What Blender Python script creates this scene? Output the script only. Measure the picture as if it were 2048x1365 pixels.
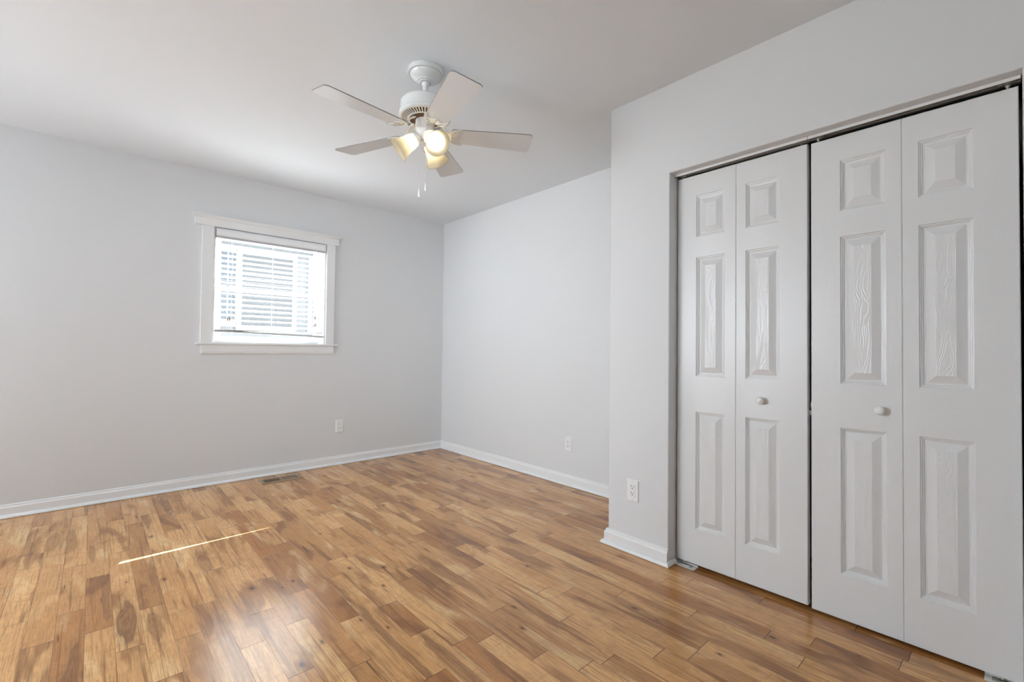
import bpy, bmesh, math, random
from mathutils import Vector, Matrix
random.seed(7)
PI = math.pi
for o in list(bpy.data.objects):
    bpy.data.objects.remove(o, do_unlink=True)
S = bpy.context.scene
COL = S.collection

# ------------------------------------------------------------------ camera
cam_d = bpy.data.cameras.new('camera')
cam_d.sensor_width = 36.0
cam_d.lens = 918.68 / 2048 * 36.0
cam_d.clip_start = 0.02
cam = bpy.data.objects.new('camera', cam_d)
COL.objects.link(cam)
CAM = Vector((-2.8193, -4.2164, 1.0746))
yaw, pit, rol = 0.73959, 0.01888, 0.01074
f = Vector((math.sin(yaw), math.cos(yaw), 0)); r = Vector((math.cos(yaw), -math.sin(yaw), 0)); u = Vector((0, 0, 1))
f2 = f * math.cos(pit) + u * math.sin(pit); u2 = u * math.cos(pit) - f * math.sin(pit)
r3 = r * math.cos(rol) + u2 * math.sin(rol); u3 = u2 * math.cos(rol) - r * math.sin(rol)
M = Matrix((r3, u3, -f2)).transposed().to_4x4()
M.translation = CAM
cam.matrix_world = M
S.camera = cam

# ------------------------------------------------------------------ world, sun, daylight, fill, exposure
S.view_settings.view_transform = 'Standard'
S.view_settings.look = 'None'
S.view_settings.gamma = 1.0
S.view_settings.exposure = -0.18
S.view_settings.use_curve_mapping = False
world = bpy.data.worlds.new('sky'); S.world = world; world.use_nodes = True
bg = world.node_tree.nodes['Background']
bg.inputs[0].default_value = (0.82, 0.91, 1.0, 1)
bg.inputs[1].default_value = 12.5
sun_d = bpy.data.lights.new('sun', 'SUN'); sun_d.energy = 78.0; sun_d.angle = 0.0015
sun_d.color = (1.0, 0.98, 0.97)
sun = bpy.data.objects.new('sun', sun_d); COL.objects.link(sun)
sun.rotation_euler = Vector((-0.483, -1.0, -0.930)).to_track_quat('-Z', 'Y').to_euler()


def area(name, loc, target, sx, sy, watts, col):
    d = bpy.data.lights.new(name, 'AREA'); d.shape = 'RECTANGLE'; d.size = sx; d.size_y = sy
    d.energy = watts; d.color = col
    o = bpy.data.objects.new(name, d); COL.objects.link(o); o.location = loc
    o.rotation_euler = (Vector(target) - Vector(loc)).to_track_quat('-Z', 'Z').to_euler()
    return o


XL, YB, H = -5.40, -4.85, 2.44            # room: left wall, wall behind the camera, ceiling height
XC, YC = -0.668, -2.669                   # closet front plane and its outer corner
# daylight of the unseen left window, plus an added fill lamp behind the camera
left = area('daylight_left', (XL + 0.03, -1.3, 1.45), (-0.6, -3.1, 1.0), 1.9, 1.2, 14, (0.86, 0.93, 1.0))
left.data.spread = math.radians(95)
rear = area('fill_rear', (-3.5, YB + 0.03, 1.5), (0.1, 0, 1.45), 1.5, 1.2, 18, (0.86, 0.93, 1.0))  # added fill beam towards the far corner, no window in this wall
rear.data.spread = math.radians(60)


# ------------------------------------------------------------------ helpers
def link(name, me, mat=None, parent=None):
    o = bpy.data.objects.new(name, me)
    COL.objects.link(o)
    if mat is not None and not me.materials:
        for m in (mat if isinstance(mat, (list, tuple)) else [mat]):
            me.materials.append(m)
    if parent is not None:
        o.parent = parent
    return o


def done(name, bm, mat, parent=None, smooth=False, origin=None):
    """bm holds world coordinates; origin = world position of the parent (children are stored relative to it)."""
    org = origin
    if org is None and parent is not None:
        org = wloc(parent)
    if org is not None:
        bmesh.ops.translate(bm, vec=-Vector(org), verts=bm.verts)
    bmesh.ops.recalc_face_normals(bm, faces=bm.faces)
    me = bpy.data.meshes.new(name)
    bm.to_mesh(me); bm.free()
    if smooth:
        for p in me.polygons:
            p.use_smooth = True
        if smooth == 'auto':
            me.set_sharp_from_angle(angle=math.radians(35))
    o = link(name, me, mat, parent)
    if origin is not None and parent is None:
        o.location = origin
    return o


def wloc(o):
    v = Vector((0, 0, 0))
    while o is not None:
        v += o.location; o = o.parent
    return v


def tag(o, label, cat, group=None, kind=None):
    o['label'] = label; o['category'] = cat
    if group: o['group'] = group
    if kind: o['kind'] = kind
    return o


def root(name, loc, label, cat, group=None, kind=None):
    o = bpy.data.objects.new(name, None); COL.objects.link(o)
    o.location = loc; o.empty_display_size = 0.05
    return tag(o, label, cat, group, kind)


def box(bm, x0, x1, y0, y1, z0, z1, bev=0.0):
    x0, x1 = min(x0, x1), max(x0, x1); y0, y1 = min(y0, y1), max(y0, y1); z0, z1 = min(z0, z1), max(z0, z1)
    g = bmesh.ops.create_cube(bm, size=1.0)
    vs = g['verts']
    for v in vs:
        v.co = Vector((x0 + (v.co.x + .5) * (x1 - x0), y0 + (v.co.y + .5) * (y1 - y0), z0 + (v.co.z + .5) * (z1 - z0)))
    if bev > 0:
        es = list({e for v in vs for e in v.link_edges})
        bmesh.ops.bevel(bm, geom=es, offset=bev, segments=2, profile=0.6, affect='EDGES')
    return vs


def lathe(bm, prof, n=48, mat=None, cap0=False, cap1=False):
    """prof: (r, z) list; around local z; mat transforms."""
    rings = []
    for (rr, z) in prof:
        if rr < 1e-6:
            rings.append([bm.verts.new((0, 0, z))])
        else:
            rings.append([bm.verts.new((rr * math.cos(2 * PI * k / n), rr * math.sin(2 * PI * k / n), z)) for k in range(n)])
    for a, b in zip(rings[:-1], rings[1:]):
        for k in range(n):
            k2 = (k + 1) % n
            if len(a) == 1 and len(b) == 1: continue
            if len(a) == 1: bm.faces.new((a[0], b[k], b[k2]))
            elif len(b) == 1: bm.faces.new((a[k], a[k2], b[0]))
            else: bm.faces.new((a[k], a[k2], b[k2], b[k]))
    if cap0 and len(rings[0]) > 1: bm.faces.new(rings[0])
    if cap1 and len(rings[-1]) > 1: bm.faces.new(rings[-1])
    vs = [v for rg in rings for v in rg]
    if mat is not None:
        bmesh.ops.transform(bm, matrix=mat, verts=vs)
    return vs


def tube(bm, pts, rad, n=8):
    pts = [Vector(p) for p in pts]
    rings = []
    for i, p in enumerate(pts):
        d = (pts[min(i + 1, len(pts) - 1)] - pts[max(i - 1, 0)]).normalized()
        a = d.cross(Vector((0, 0, 1)))
        if a.length < 1e-3: a = Vector((1, 0, 0))
        a.normalize(); b = d.cross(a)
        rr = rad[i] if isinstance(rad, (list, tuple)) else rad
        rings.append([bm.verts.new(p + rr * (a * math.cos(2 * PI * k / n) + b * math.sin(2 * PI * k / n))) for k in range(n)])
    for a, b in zip(rings[:-1], rings[1:]):
        for k in range(n):
            bm.faces.new((a[k], a[(k + 1) % n], b[(k + 1) % n], b[k]))
    bm.faces.new(rings[0]); bm.faces.new(rings[-1][::-1])


def prism(bm, poly, axis, a, b):
    """extrude a 2D polygon along axis between a and b. axis 'z': (x,y); 'x': (y,z); 'y': (x,z)."""
    def P(q, t):
        return {'z': (q[0], q[1], t), 'x': (t, q[0], q[1]), 'y': (q[0], t, q[1])}[axis]
    A = [bm.verts.new(P(q, a)) for q in poly]; B = [bm.verts.new(P(q, b)) for q in poly]
    n = len(poly)
    for k in range(n):
        bm.faces.new((A[k], A[(k + 1) % n], B[(k + 1) % n], B[k]))
    bm.faces.new(A); bm.faces.new(B[::-1])


def sweep(bm, prof, path, closed_ends=True):
    """prof: (d, z) offsets from the wall; path: list of (x, y) along the wall face, wall on the left hand side is solid;
    the profile goes to the RIGHT of the walking direction, mitred."""
    n = len(path); P = [Vector(p) for p in path]
    rings = []
    for i in range(n):
        d1 = (P[i] - P[i - 1]).normalized() if i > 0 else None
        d2 = (P[i + 1] - P[i]).normalized() if i < n - 1 else None
        n1 = Vector((d1.y, -d1.x)) if d1 else None
        n2 = Vector((d2.y, -d2.x)) if d2 else None
        if n1 is None: m = n2
        elif n2 is None: m = n1
        else:
            m = (n1 + n2); m = m / max(1e-6, m.dot(n1)) if m.length > 1e-6 else n1
        rings.append([bm.verts.new((P[i].x + m.x * d, P[i].y + m.y * d, z)) for d, z in prof])
    k = len(prof)
    for a, b in zip(rings[:-1], rings[1:]):
        for j in range(k):
            bm.faces.new((a[j], a[(j + 1) % k], b[(j + 1) % k], b[j]))
    if closed_ends:
        bm.faces.new(rings[0]); bm.faces.new(rings[-1][::-1])


# ------------------------------------------------------------------ materials
def new_mat(name):
    m = bpy.data.materials.new(name); m.use_nodes = True
    nt = m.node_tree
    return m, nt, nt.nodes, nt.links, nt.nodes['Principled BSDF']


def N(nodes, typ, **kw):
    n = nodes.new(typ)
    for k, v in kw.items(): setattr(n, k, v)
    return n


def math_n(nt, op, a, b=None, clamp=False):
    n = nt.nodes.new('ShaderNodeMath'); n.operation = op; n.use_clamp = clamp
    for i, v in enumerate((a, b)):
        if v is None: continue
        if isinstance(v, (int, float)): n.inputs[i].default_value = v
        else: nt.links.new(v, n.inputs[i])
    return n.outputs[0]


def sstep(nt, x, e0, e1):
    n = nt.nodes.new('ShaderNodeMapRange'); n.interpolation_type = 'SMOOTHSTEP'
    nt.links.new(x, n.inputs[0]); n.inputs[1].default_value = e0; n.inputs[2].default_value = e1
    n.inputs[3].default_value = 0.0; n.inputs[4].default_value = 1.0
    return n.outputs[0]


def mixc(nt, fac, a, b, mode='MIX'):
    n = nt.nodes.new('ShaderNodeMix'); n.data_type = 'RGBA'; n.blend_type = mode
    for i, v in ((0, fac), (6, a), (7, b)):
        if isinstance(v, (int, float)): n.inputs[i].default_value = v
        elif isinstance(v, tuple): n.inputs[i].default_value = v if len(v) == 4 else (*v, 1)
        else: nt.links.new(v, n.inputs[i])
    return n.outputs[2]


def paint(name, col, rough=0.5, spec=0.5, bump=0.0, bscale=300.0, mottled=0.0):
    m, nt, nd, lk, b = new_mat(name)
    b.inputs['Base Color'].default_value = (*col, 1); b.inputs['Roughness'].default_value = rough
    b.inputs['Specular IOR Level'].default_value = spec
    tc = N(nd, 'ShaderNodeTexCoord')
    if mottled:
        t = N(nd, 'ShaderNodeTexNoise'); t.inputs['Scale'].default_value = 1.7; t.inputs['Detail'].default_value = 3
        lk.new(tc.outputs['Object'], t.inputs['Vector'])
        c = mixc(nt, t.outputs[0], tuple(x * (1 - mottled) for x in col), tuple(min(1, x * (1 + mottled)) for x in col))
        lk.new(c, b.inputs['Base Color'])
    if bump:
        t = N(nd, 'ShaderNodeTexNoise'); t.inputs['Scale'].default_value = bscale; t.inputs['Detail'].default_value = 2
        lk.new(tc.outputs['Object'], t.inputs['Vector'])
        bp = N(nd, 'ShaderNodeBump'); bp.inputs['Strength'].default_value = bump; bp.inputs['Distance'].default_value = 0.002
        lk.new(t.outputs[0], bp.inputs['Height']); lk.new(bp.outputs[0], b.inputs['Normal'])
    return m


def metal(name, col, rough=0.3):
    m, nt, nd, lk, b = new_mat(name)
    b.inputs['Base Color'].default_value = (*col, 1); b.inputs['Metallic'].default_value = 1; b.inputs['Roughness'].default_value = rough
    return m


MW = paint('wall_paint', (0.697, 0.70, 0.70), 0.6, 0.35, 0.10, 260, 0.012)
MC = paint('ceiling_paint', (0.79, 0.82, 0.85), 0.85, 0.2, 0.06, 200, 0.01)
MT = paint('trim_enamel', (0.80, 0.80, 0.79), 0.33, 0.5)
MVINYL = paint('vinyl_white', (0.82, 0.83, 0.84), 0.4, 0.5)
MFAN = paint('fan_enamel', (0.65, 0.648, 0.63), 0.25, 0.5)
MBLADE = paint('fan_blade_finish', (0.73, 0.745, 0.76), 0.27, 0.5)
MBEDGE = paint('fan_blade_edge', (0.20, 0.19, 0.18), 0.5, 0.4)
MKNOB = paint('knob_enamel', (0.82, 0.82, 0.80), 0.18, 0.5)
MPLATE = paint('outlet_plastic', (0.82, 0.82, 0.81), 0.3, 0.5)
MSLAT = paint('blind_slat', (0.84, 0.85, 0.86), 0.4, 0.5)
MRAIL_SHADED = paint('blind_rail_shaded', (0.46, 0.46, 0.46), 0.4, 0.5)  # white rails coloured grey, the shade on them is in the paint
MDARK = paint('slot_black', (0.012, 0.011, 0.010), 0.6, 0.3)
MBROWN = paint('motor_brown', (0.10, 0.045, 0.02), 0.55, 0.4)
MVENT = paint('register_tan', (0.33, 0.22, 0.13), 0.4, 0.5)
MCORD = paint('blind_cord', (0.72, 0.72, 0.72), 0.7, 0.2)
MTASSEL = paint('tassel_wood', (0.30, 0.20, 0.13), 0.5, 0.4)
MZINC = metal('zinc', (0.62, 0.60, 0.57), 0.35)
MBRASS = metal('aged_steel', (0.35, 0.31, 0.27), 0.4)
MTRACKIN = paint('track_channel', (0.20, 0.19, 0.17), 0.5, 0.5)
MPIN = paint('nylon_pin', (0.70, 0.70, 0.66), 0.4, 0.5)
MCHAIN = metal('chain_nickel', (0.70, 0.68, 0.66), 0.3)


def mat_glass():
    m, nt, nd, lk, b = new_mat('window_glass')
    nd.remove(b)
    out = nd['Material Output']
    t = N(nd, 'ShaderNodeBsdfTransparent'); t.inputs[0].default_value = (0.96, 0.975, 0.97, 1)
    g = N(nd, 'ShaderNodeBsdfGlossy'); g.inputs['Roughness'].default_value = 0.0
    ge = N(nd, 'ShaderNodeNewGeometry')
    dt = N(nd, 'ShaderNodeVectorMath', operation='DOT_PRODUCT')
    lk.new(ge.outputs['Normal'], dt.inputs[0]); lk.new(ge.outputs['Incoming'], dt.inputs[1])
    c5 = math_n(nt, 'POWER', math_n(nt, 'SUBTRACT', 1.0, math_n(nt, 'ABSOLUTE', dt.outputs['Value'])), 5.0)
    schlick = math_n(nt, 'ADD', 0.035, math_n(nt, 'MULTIPLY', c5, 0.9))
    mx = N(nd, 'ShaderNodeMixShader')
    lk.new(schlick, mx.inputs[0]); lk.new(t.outputs[0], mx.inputs[1]); lk.new(g.outputs[0], mx.inputs[2])
    lk.new(mx.outputs[0], out.inputs[0])
    return m


def mat_screen():
    m, nt, nd, lk, b = new_mat('insect_screen')
    nd.remove(b)
    out = nd['Material Output']
    t = N(nd, 'ShaderNodeBsdfTransparent')
    d = N(nd, 'ShaderNodeBsdfDiffuse'); d.inputs[0].default_value = (0.20, 0.20, 0.21, 1)
    mx = N(nd, 'ShaderNodeMixShader'); mx.inputs[0].default_value = 0.08
    lk.new(t.outputs[0], mx.inputs[1]); lk.new(d.outputs[0], mx.inputs[2]); lk.new(mx.outputs[0], out.inputs[0])
    return m


def mat_shade():
    m, nt, nd, lk, b = new_mat('frosted_glass')
    nd.remove(b)
    out = nd['Material Output']
    t = N(nd, 'ShaderNodeBsdfTranslucent'); t.inputs[0].default_value = (0.95, 0.89, 0.74, 1)
    d = N(nd, 'ShaderNodeBsdfDiffuse'); d.inputs[0].default_value = (0.62, 0.58, 0.48, 1)
    g = N(nd, 'ShaderNodeBsdfGlossy'); g.inputs['Roughness'].default_value = 0.25
    m1 = N(nd, 'ShaderNodeMixShader'); m1.inputs[0].default_value = 0.26
    lk.new(t.outputs[0], m1.inputs[1]); lk.new(d.outputs[0], m1.inputs[2])
    fr = N(nd, 'ShaderNodeFresnel'); fr.inputs[0].default_value = 1.4
    m2 = N(nd, 'ShaderNodeMixShader')
    lk.new(fr.outputs[0], m2.inputs[0]); lk.new(m1.outputs[0], m2.inputs[1]); lk.new(g.outputs[0], m2.inputs[2])
    lk.new(m2.outputs[0], out.inputs[0])
    return m


def mat_emit(name, col, s):
    m, nt, nd, lk, b = new_mat(name)
    b.inputs['Base Color'].default_value = (0.9, 0.9, 0.85, 1)
    b.inputs['Emission Color'].default_value = (*col, 1); b.inputs['Emission Strength'].default_value = s
    return m


MGLASS = mat_glass(); MSCREEN = mat_screen(); MSHADE = mat_shade()
MBULB = mat_emit('bulb_glow', (1.0, 0.90, 0.73), 42.0)


def mat_door():
    m, nt, nd, lk, b = new_mat('door_moulded_paint')
    b.inputs['Base Color'].default_value = (0.76, 0.76, 0.755, 1)
    b.inputs['Roughness'].default_value = 0.30
    tc = N(nd, 'ShaderNodeTexCoord')
    at = N(nd, 'ShaderNodeAttribute', attribute_name='rail')
    outs = []
    for horiz in (0, 1):
        mp = N(nd, 'ShaderNodeMapping'); mp.inputs['Scale'].default_value = (1, 12, 190) if horiz else (1, 190, 9)
        lk.new(tc.outputs['Object'], mp.inputs[0])
        n1 = N(nd, 'ShaderNodeTexNoise'); n1.inputs['Scale'].default_value = 1.6; n1.inputs['Detail'].default_value = 3
        n1.inputs['Distortion'].default_value = 0.5
        lk.new(mp.outputs[0], n1.inputs[0]); outs.append(n1.outputs[0])
    # cathedral grain of the panel fields
    mp = N(nd, 'ShaderNodeMapping'); mp.inputs['Scale'].default_value = (1, 22, 5.0)
    lk.new(tc.outputs['Object'], mp.inputs[0])
    n2 = N(nd, 'ShaderNodeTexNoise'); n2.inputs['Scale'].default_value = 1.0; n2.inputs['Detail'].default_value = 1.5
    lk.new(mp.outputs[0], n2.inputs[0])
    rg = math_n(nt, 'SINE', math_n(nt, 'MULTIPLY', n2.outputs[0], 95.0))
    rg = math_n(nt, 'MULTIPLY', math_n(nt, 'ADD', rg, 1.0), 0.42)
    is_r = math_n(nt, 'COMPARE', at.outputs['Fac'], 1.0); nt.nodes[-1].inputs[2].default_value = 0.3
    is_f = math_n(nt, 'COMPARE', at.outputs['Fac'], 2.0); nt.nodes[-1].inputs[2].default_value = 0.3
    h = mixc(nt, is_r, outs[0], outs[1]); h = mixc(nt, is_f, h, rg)
    bp = N(nd, 'ShaderNodeBump'); bp.inputs['Strength'].default_value = 0.42; bp.inputs['Distance'].default_value = 0.0012
    lk.new(h, bp.inputs['Height']); lk.new(bp.outputs[0], b.inputs['Normal'])
    return m


MDOOR = mat_door()


def mat_floor():
    m, nt, nd, lk, b = new_mat('birch_planks')
    uv = N(nd, 'ShaderNodeUVMap', uv_map='plank')
    sp = N(nd, 'ShaderNodeSeparateXYZ'); lk.new(uv.outputs[0], sp.inputs[0])
    U_, V_ = sp.outputs[0], sp.outputs[1]

    def at(n): return N(nd, 'ShaderNodeAttribute', attribute_name=n).outputs['Fac']
    seed = at('seed'); tone = at('tone'); plen = at('plen')
    # coordinates in wood space: seed shifts each plank to its own piece of wood
    cx = N(nd, 'ShaderNodeCombineXYZ')
    lk.new(math_n(nt, 'ADD', U_, math_n(nt, 'MULTIPLY', seed, 37.0)), cx.inputs[0])
    lk.new(math_n(nt, 'ADD', V_, math_n(nt, 'MULTIPLY', seed, 91.0)), cx.inputs[1])
    lk.new(seed, cx.inputs[2])

    def noise(scale_vec, sc, det, dist=0.0, rough=0.5):
        mp = N(nd, 'ShaderNodeMapping'); mp.inputs['Scale'].default_value = scale_vec
        lk.new(cx.outputs[0], mp.inputs[0])
        n = N(nd, 'ShaderNodeTexNoise'); n.inputs['Scale'].default_value = sc; n.inputs['Detail'].default_value = det
        n.inputs['Distortion'].default_value = dist; n.inputs['Roughness'].default_value = rough
        lk.new(mp.outputs[0], n.inputs[0]); return n.outputs[0]
    big = noise((9, 2.2, 1), 1.0, 3, 0.6)          # broad heart / sap zones
    flow = noise((14, 3.0, 1), 1.0, 2, 0.3)        # growth ring field
    fine = noise((260, 9, 1), 1.0, 4, 0.2)         # fibres
    pores = noise((420, 22, 1), 1.0, 2)            # dark pores
    curl = noise((8, 30, 1), 1.0, 2, 0.8)          # cross figure
    warm = noise((3, 0.9, 1), 1.0, 1)
    base = mixc(nt, tone, (0.82, 0.455, 0.178), (0.40, 0.160, 0.044))
    base = mixc(nt, math_n(nt, 'MULTIPLY', sstep(nt, warm, 0.40, 0.75), 0.45), base, (0.60, 0.250, 0.065))
    zone = sstep(nt, big, 0.53, 0.66)
    col = mixc(nt, math_n(nt, 'MULTIPLY', zone, 0.68), base, mixc(nt, tone, (0.28, 0.108, 0.030), (0.17, 0.062, 0.017)))
    pale = sstep(nt, big, 0.44, 0.30)
    col = mixc(nt, math_n(nt, 'MULTIPLY', pale, 0.65), col, (0.93, 0.61, 0.28))
    ring = math_n(nt, 'MULTIPLY', math_n(nt, 'ADD', math_n(nt, 'SINE', math_n(nt, 'MULTIPLY', flow, 85.0)), 1.0), 0.5)
    col = mixc(nt, math_n(nt, 'MULTIPLY', ring, 0.14), col, (0.22, 0.090, 0.028))
    streak = noise((75, 1.6, 1), 1.0, 3, 0.4)
    col = mixc(nt, math_n(nt, 'MULTIPLY', sstep(nt, streak, 0.55, 0.70), 0.55), col, (0.16, 0.058, 0.017))
    col = mixc(nt, math_n(nt, 'MULTIPLY', sstep(nt, fine, 0.45, 0.72), 0.45), col, (0.19, 0.075, 0.023))
    col = mixc(nt, math_n(nt, 'MULTIPLY', sstep(nt, curl, 0.52, 0.72), 0.17), col, (0.23, 0.100, 0.034))
    col = mixc(nt, math_n(nt, 'MULTIPLY', sstep(nt, pores, 0.64, 0.74), 0.40), col, (0.12, 0.048, 0.016))
    flaw = noise((190, 9, 1), 0.35, 1)
    col = mixc(nt, math_n(nt, 'MULTIPLY', sstep(nt, flaw, 0.745, 0.79), 0.8), col, (0.05, 0.020, 0.008))

    def ell(cu, cv, hu, hv, wob):
        w1 = math_n(nt, 'MULTIPLY', math_n(nt, 'SUBTRACT', flow, 0.5), wob)
        a = math_n(nt, 'DIVIDE', math_n(nt, 'ADD', math_n(nt, 'SUBTRACT', U_, cu), w1), hu)
        c = math_n(nt, 'DIVIDE', math_n(nt, 'SUBTRACT', V_, cv), hv)
        return math_n(nt, 'SQRT', math_n(nt, 'ADD', math_n(nt, 'MULTIPLY', a, a), math_n(nt, 'MULTIPLY', c, c)))
    # heartwood figure: one per plank (strength 0 = none)
    d = ell(at('fu'), at('fv'), at('hu'), at('hv'), 0.085)
    inside = sstep(nt, d, 1.05, 0.80)
    rr_ = math_n(nt, 'ADD', math_n(nt, 'MULTIPLY', d, 15.0), math_n(nt, 'MULTIPLY', math_n(nt, 'ADD', fine, big), 9.0))
    rings = math_n(nt, 'MULTIPLY', math_n(nt, 'ADD', math_n(nt, 'SINE', rr_), 1.0), 0.5)
    rim = sstep(nt, d, 0.60, 0.98)
    core = mixc(nt, math_n(nt, 'MULTIPLY', rings, 0.8), (0.21, 0.085, 0.026), (0.40, 0.190, 0.066))
    fcol = mixc(nt, math_n(nt, 'MULTIPLY', rim, 0.8), core, (0.105, 0.040, 0.012))
    col = mixc(nt, math_n(nt, 'MULTIPLY', inside, at('fs')), col, fcol)
    halo = math_n(nt, 'MULTIPLY', sstep(nt, d, 1.6, 0.95), math_n(nt, 'MULTIPLY', at('fs'), 0.22))
    col = mixc(nt, halo, col, (0.22, 0.095, 0.033))
    # knot: one per plank
    kr = at('kr')
    dk = ell(at('ku'), at('kv'), kr, math_n(nt, 'MULTIPLY', kr, 1.9), 0.012)
    on = math_n(nt, 'GREATER_THAN', kr, 0.0005)
    col = mixc(nt, math_n(nt, 'MULTIPLY', math_n(nt, 'MULTIPLY', sstep(nt, dk, 3.6, 0.9), on), 0.55), col, (0.17, 0.065, 0.022))
    col = mixc(nt, math_n(nt, 'MULTIPLY', math_n(nt, 'MULTIPLY', sstep(nt, dk, 1.05, 0.75), on), 0.85), col, (0.060, 0.022, 0.008))
    # joints between planks
    e1 = math_n(nt, 'MINIMUM', U_, math_n(nt, 'SUBTRACT', 0.0817, U_))
    e2 = math_n(nt, 'MINIMUM', V_, math_n(nt, 'SUBTRACT', plen, V_))
    gap = math_n(nt, 'MAXIMUM', math_n(nt, 'MULTIPLY', sstep(nt, e1, 0.0012, 0.0003), 0.62), sstep(nt, e2, 0.0018, 0.0005))
    col = mixc(nt, math_n(nt, 'MULTIPLY', gap, 0.9), col, (0.045, 0.018, 0.007))
    lk.new(col, b.inputs['Base Color'])
    rg = math_n(nt, 'ADD', 0.15, math_n(nt, 'MULTIPLY', fine, 0.09))
    lk.new(rg, b.inputs['Roughness'])
    b.inputs['IOR'].default_value = 1.55
    hh = math_n(nt, 'SUBTRACT', math_n(nt, 'MULTIPLY', fine, 0.10), gap)
    bp = N(nd, 'ShaderNodeBump'); bp.inputs['Strength'].default_value = 0.25; bp.inputs['Distance'].default_value = 0.0008
    lk.new(hh, bp.inputs['Height']); lk.new(bp.outputs[0], b.inputs['Normal'])
    return m


MFLOOR = mat_floor()


def mat_siding(name, col):
    m, nt, nd, lk, b = new_mat(name)
    b.inputs['Roughness'].default_value = 0.7
    tc = N(nd, 'ShaderNodeTexCoord')
    t = N(nd, 'ShaderNodeTexNoise'); t.inputs['Scale'].default_value = 6
    lk.new(tc.outputs['Object'], t.inputs[0])
    lk.new(mixc(nt, t.outputs[0], tuple(c * .94 for c in col), tuple(min(1, c * 1.05) for c in col)), b.inputs['Base Color'])
    return m


MSIDE = mat_siding('house_siding', (0.088, 0.09, 0.092))
MHTRIM = paint('house_trim', (0.15, 0.151, 0.153), 0.6)
MHSHADE = mat_siding('house_window_blind', (0.050, 0.050, 0.051))
MHPANE = paint('house_pane_blue', (0.026, 0.034, 0.044), 0.6, 0.5)
MROOF = mat_siding('house_roof', (0.16, 0.15, 0.15))
MGRND = mat_siding('yard_concrete', (0.50, 0.49, 0.46))

# ------------------------------------------------------------------ floor
W = 0.0817; X0 = -2.82
KJ = [(-4, -1.204), (-4, -2.048), (-3, -0.321), (-2, -1.855), (-2, -0.907), (-1, -1.654), (-1, -1.134), (0, -1.88), (1, -2.092),
      (1, -1.071), (2, -2.359), (2, -1.816), (2, -0.62), (3, -2.144), (3, -1.2), (4, -1.93), (4, -0.9), (5, -2.356), (6, -2.621), (6, -2.148), (6, -1.642),
      (7, -1.867), (8, -2.707), (8, -2.082), (9, -2.43), (9, -1.5), (10, -2.919), (10, -2.051), (11, -2.69), (11, -2.434), (12, -2.836), (12, -1.9),
      (13, -2.3), (14, -3.081), (15, -2.77), (15, -1.763), (16, -3.254), (16, -1.964), (17, -2.996), (17, -2.422), (17, -1.877),
      (18, -3.354), (18, -2.784), (18, -2.162), (18, -1.703), (19, -3.44), (19, -2.861), (20, -3.439), (20, -2.243), (21, -3.03),
      (22, -3.32), (22, -2.224), (22, -1.577), (23, -3.573), (23, -2.4), (23, -1.236), (24, -3.101), (25, -3.181), (25, -0.685), (26, -3.47),
      (27, -1.708), (30, -1.045)]
KNOTS = [(-2.687, -1.486, 0.0027), (-2.553, -1.567, 0.0054), (-2.559, -1.777, 0.0075), (-2.272, -1.919, 0.0075), (-2.171, -2.002, 0.0027),
         (-2.272, -2.581, 0.0088), (-2.178, -2.501, 0.0041), (-2.255, -2.26, 0.0027), (-1.741, -2.12, 0.0061), (-1.825, -2.281, 0.0041),
         (-1.807, -2.585, 0.0048), (-1.78, -2.73, 0.0041), (-1.955, -2.581, 0.0034), (-2.015, -2.467, 0.0034), (-2.046, -2.689, 0.0041),
         (-1.498, -2.799, 0.0048), (-1.125, -3.136, 0.0054), (-0.902, -3.591, 0.0068), (-1.028, -0.83, 0.0068), (-1.324, -1.294, 0.0061),
         (-2.553, -0.931, 0.0054), (-2.573, -1.088, 0.0048)]
# heartwood figures: x, y, half width, half length, strength
FIGS = [(-2.70, -1.865, .027, .20, .85), (-2.842, -2.15, .022, .24, .75), (-2.612, -1.99, .022, .13, .6), (-1.836, -2.772, .006, .07, .85),
        (-1.987, -2.692, .017, .36, .7), (-1.881, -2.96, .022, .28, .6), (-1.546, -2.40, .028, .30, .6), (-1.452, -2.916, .007, .32, .8),
        (-1.475, -3.12, .034, .20, .5), (-1.123, -3.113, .02, .16, .55), (-1.101, -3.70, .032, .5, .55), (-0.856, -1.469, .036, .26, .6),
        (-0.688, -0.967, .034, .20, .65), (-0.997, -0.667, .034, .25, .6), (-1.347, -1.391, .024, .40, .55), (-1.591, -1.473, .030, .22, .7),
        (-1.305, -2.127, .030, .07, .6), (-1.371, -2.20, .03, .09, .6), (-2.963, -0.674, .03, .16, .45), (-2.885, -0.72, .034, .22, .5),
        (-2.552, -0.55, .026, .24, .6), (-2.805, -1.0, .012, .14, .55), (-2.759, -1.617, .024, .22, .5), (-2.389, -1.52, .03, .14, .5),
        (-2.436, -0.40, .03, .22, .55)]
bm = bmesh.new()
uvl = bm.loops.layers.uv.new('plank')
L_ = {n: bm.faces.layers.float.new(n) for n in ('seed', 'tone', 'plen', 'fu', 'fv', 'hu', 'hv', 'fs', 'ku', 'kv', 'kr')}
rng = random.Random(21)
k0 = int(math.floor((XL - .2 - X0) / W)); k1 = int(math.ceil((0.2 - X0) / W))
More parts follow.
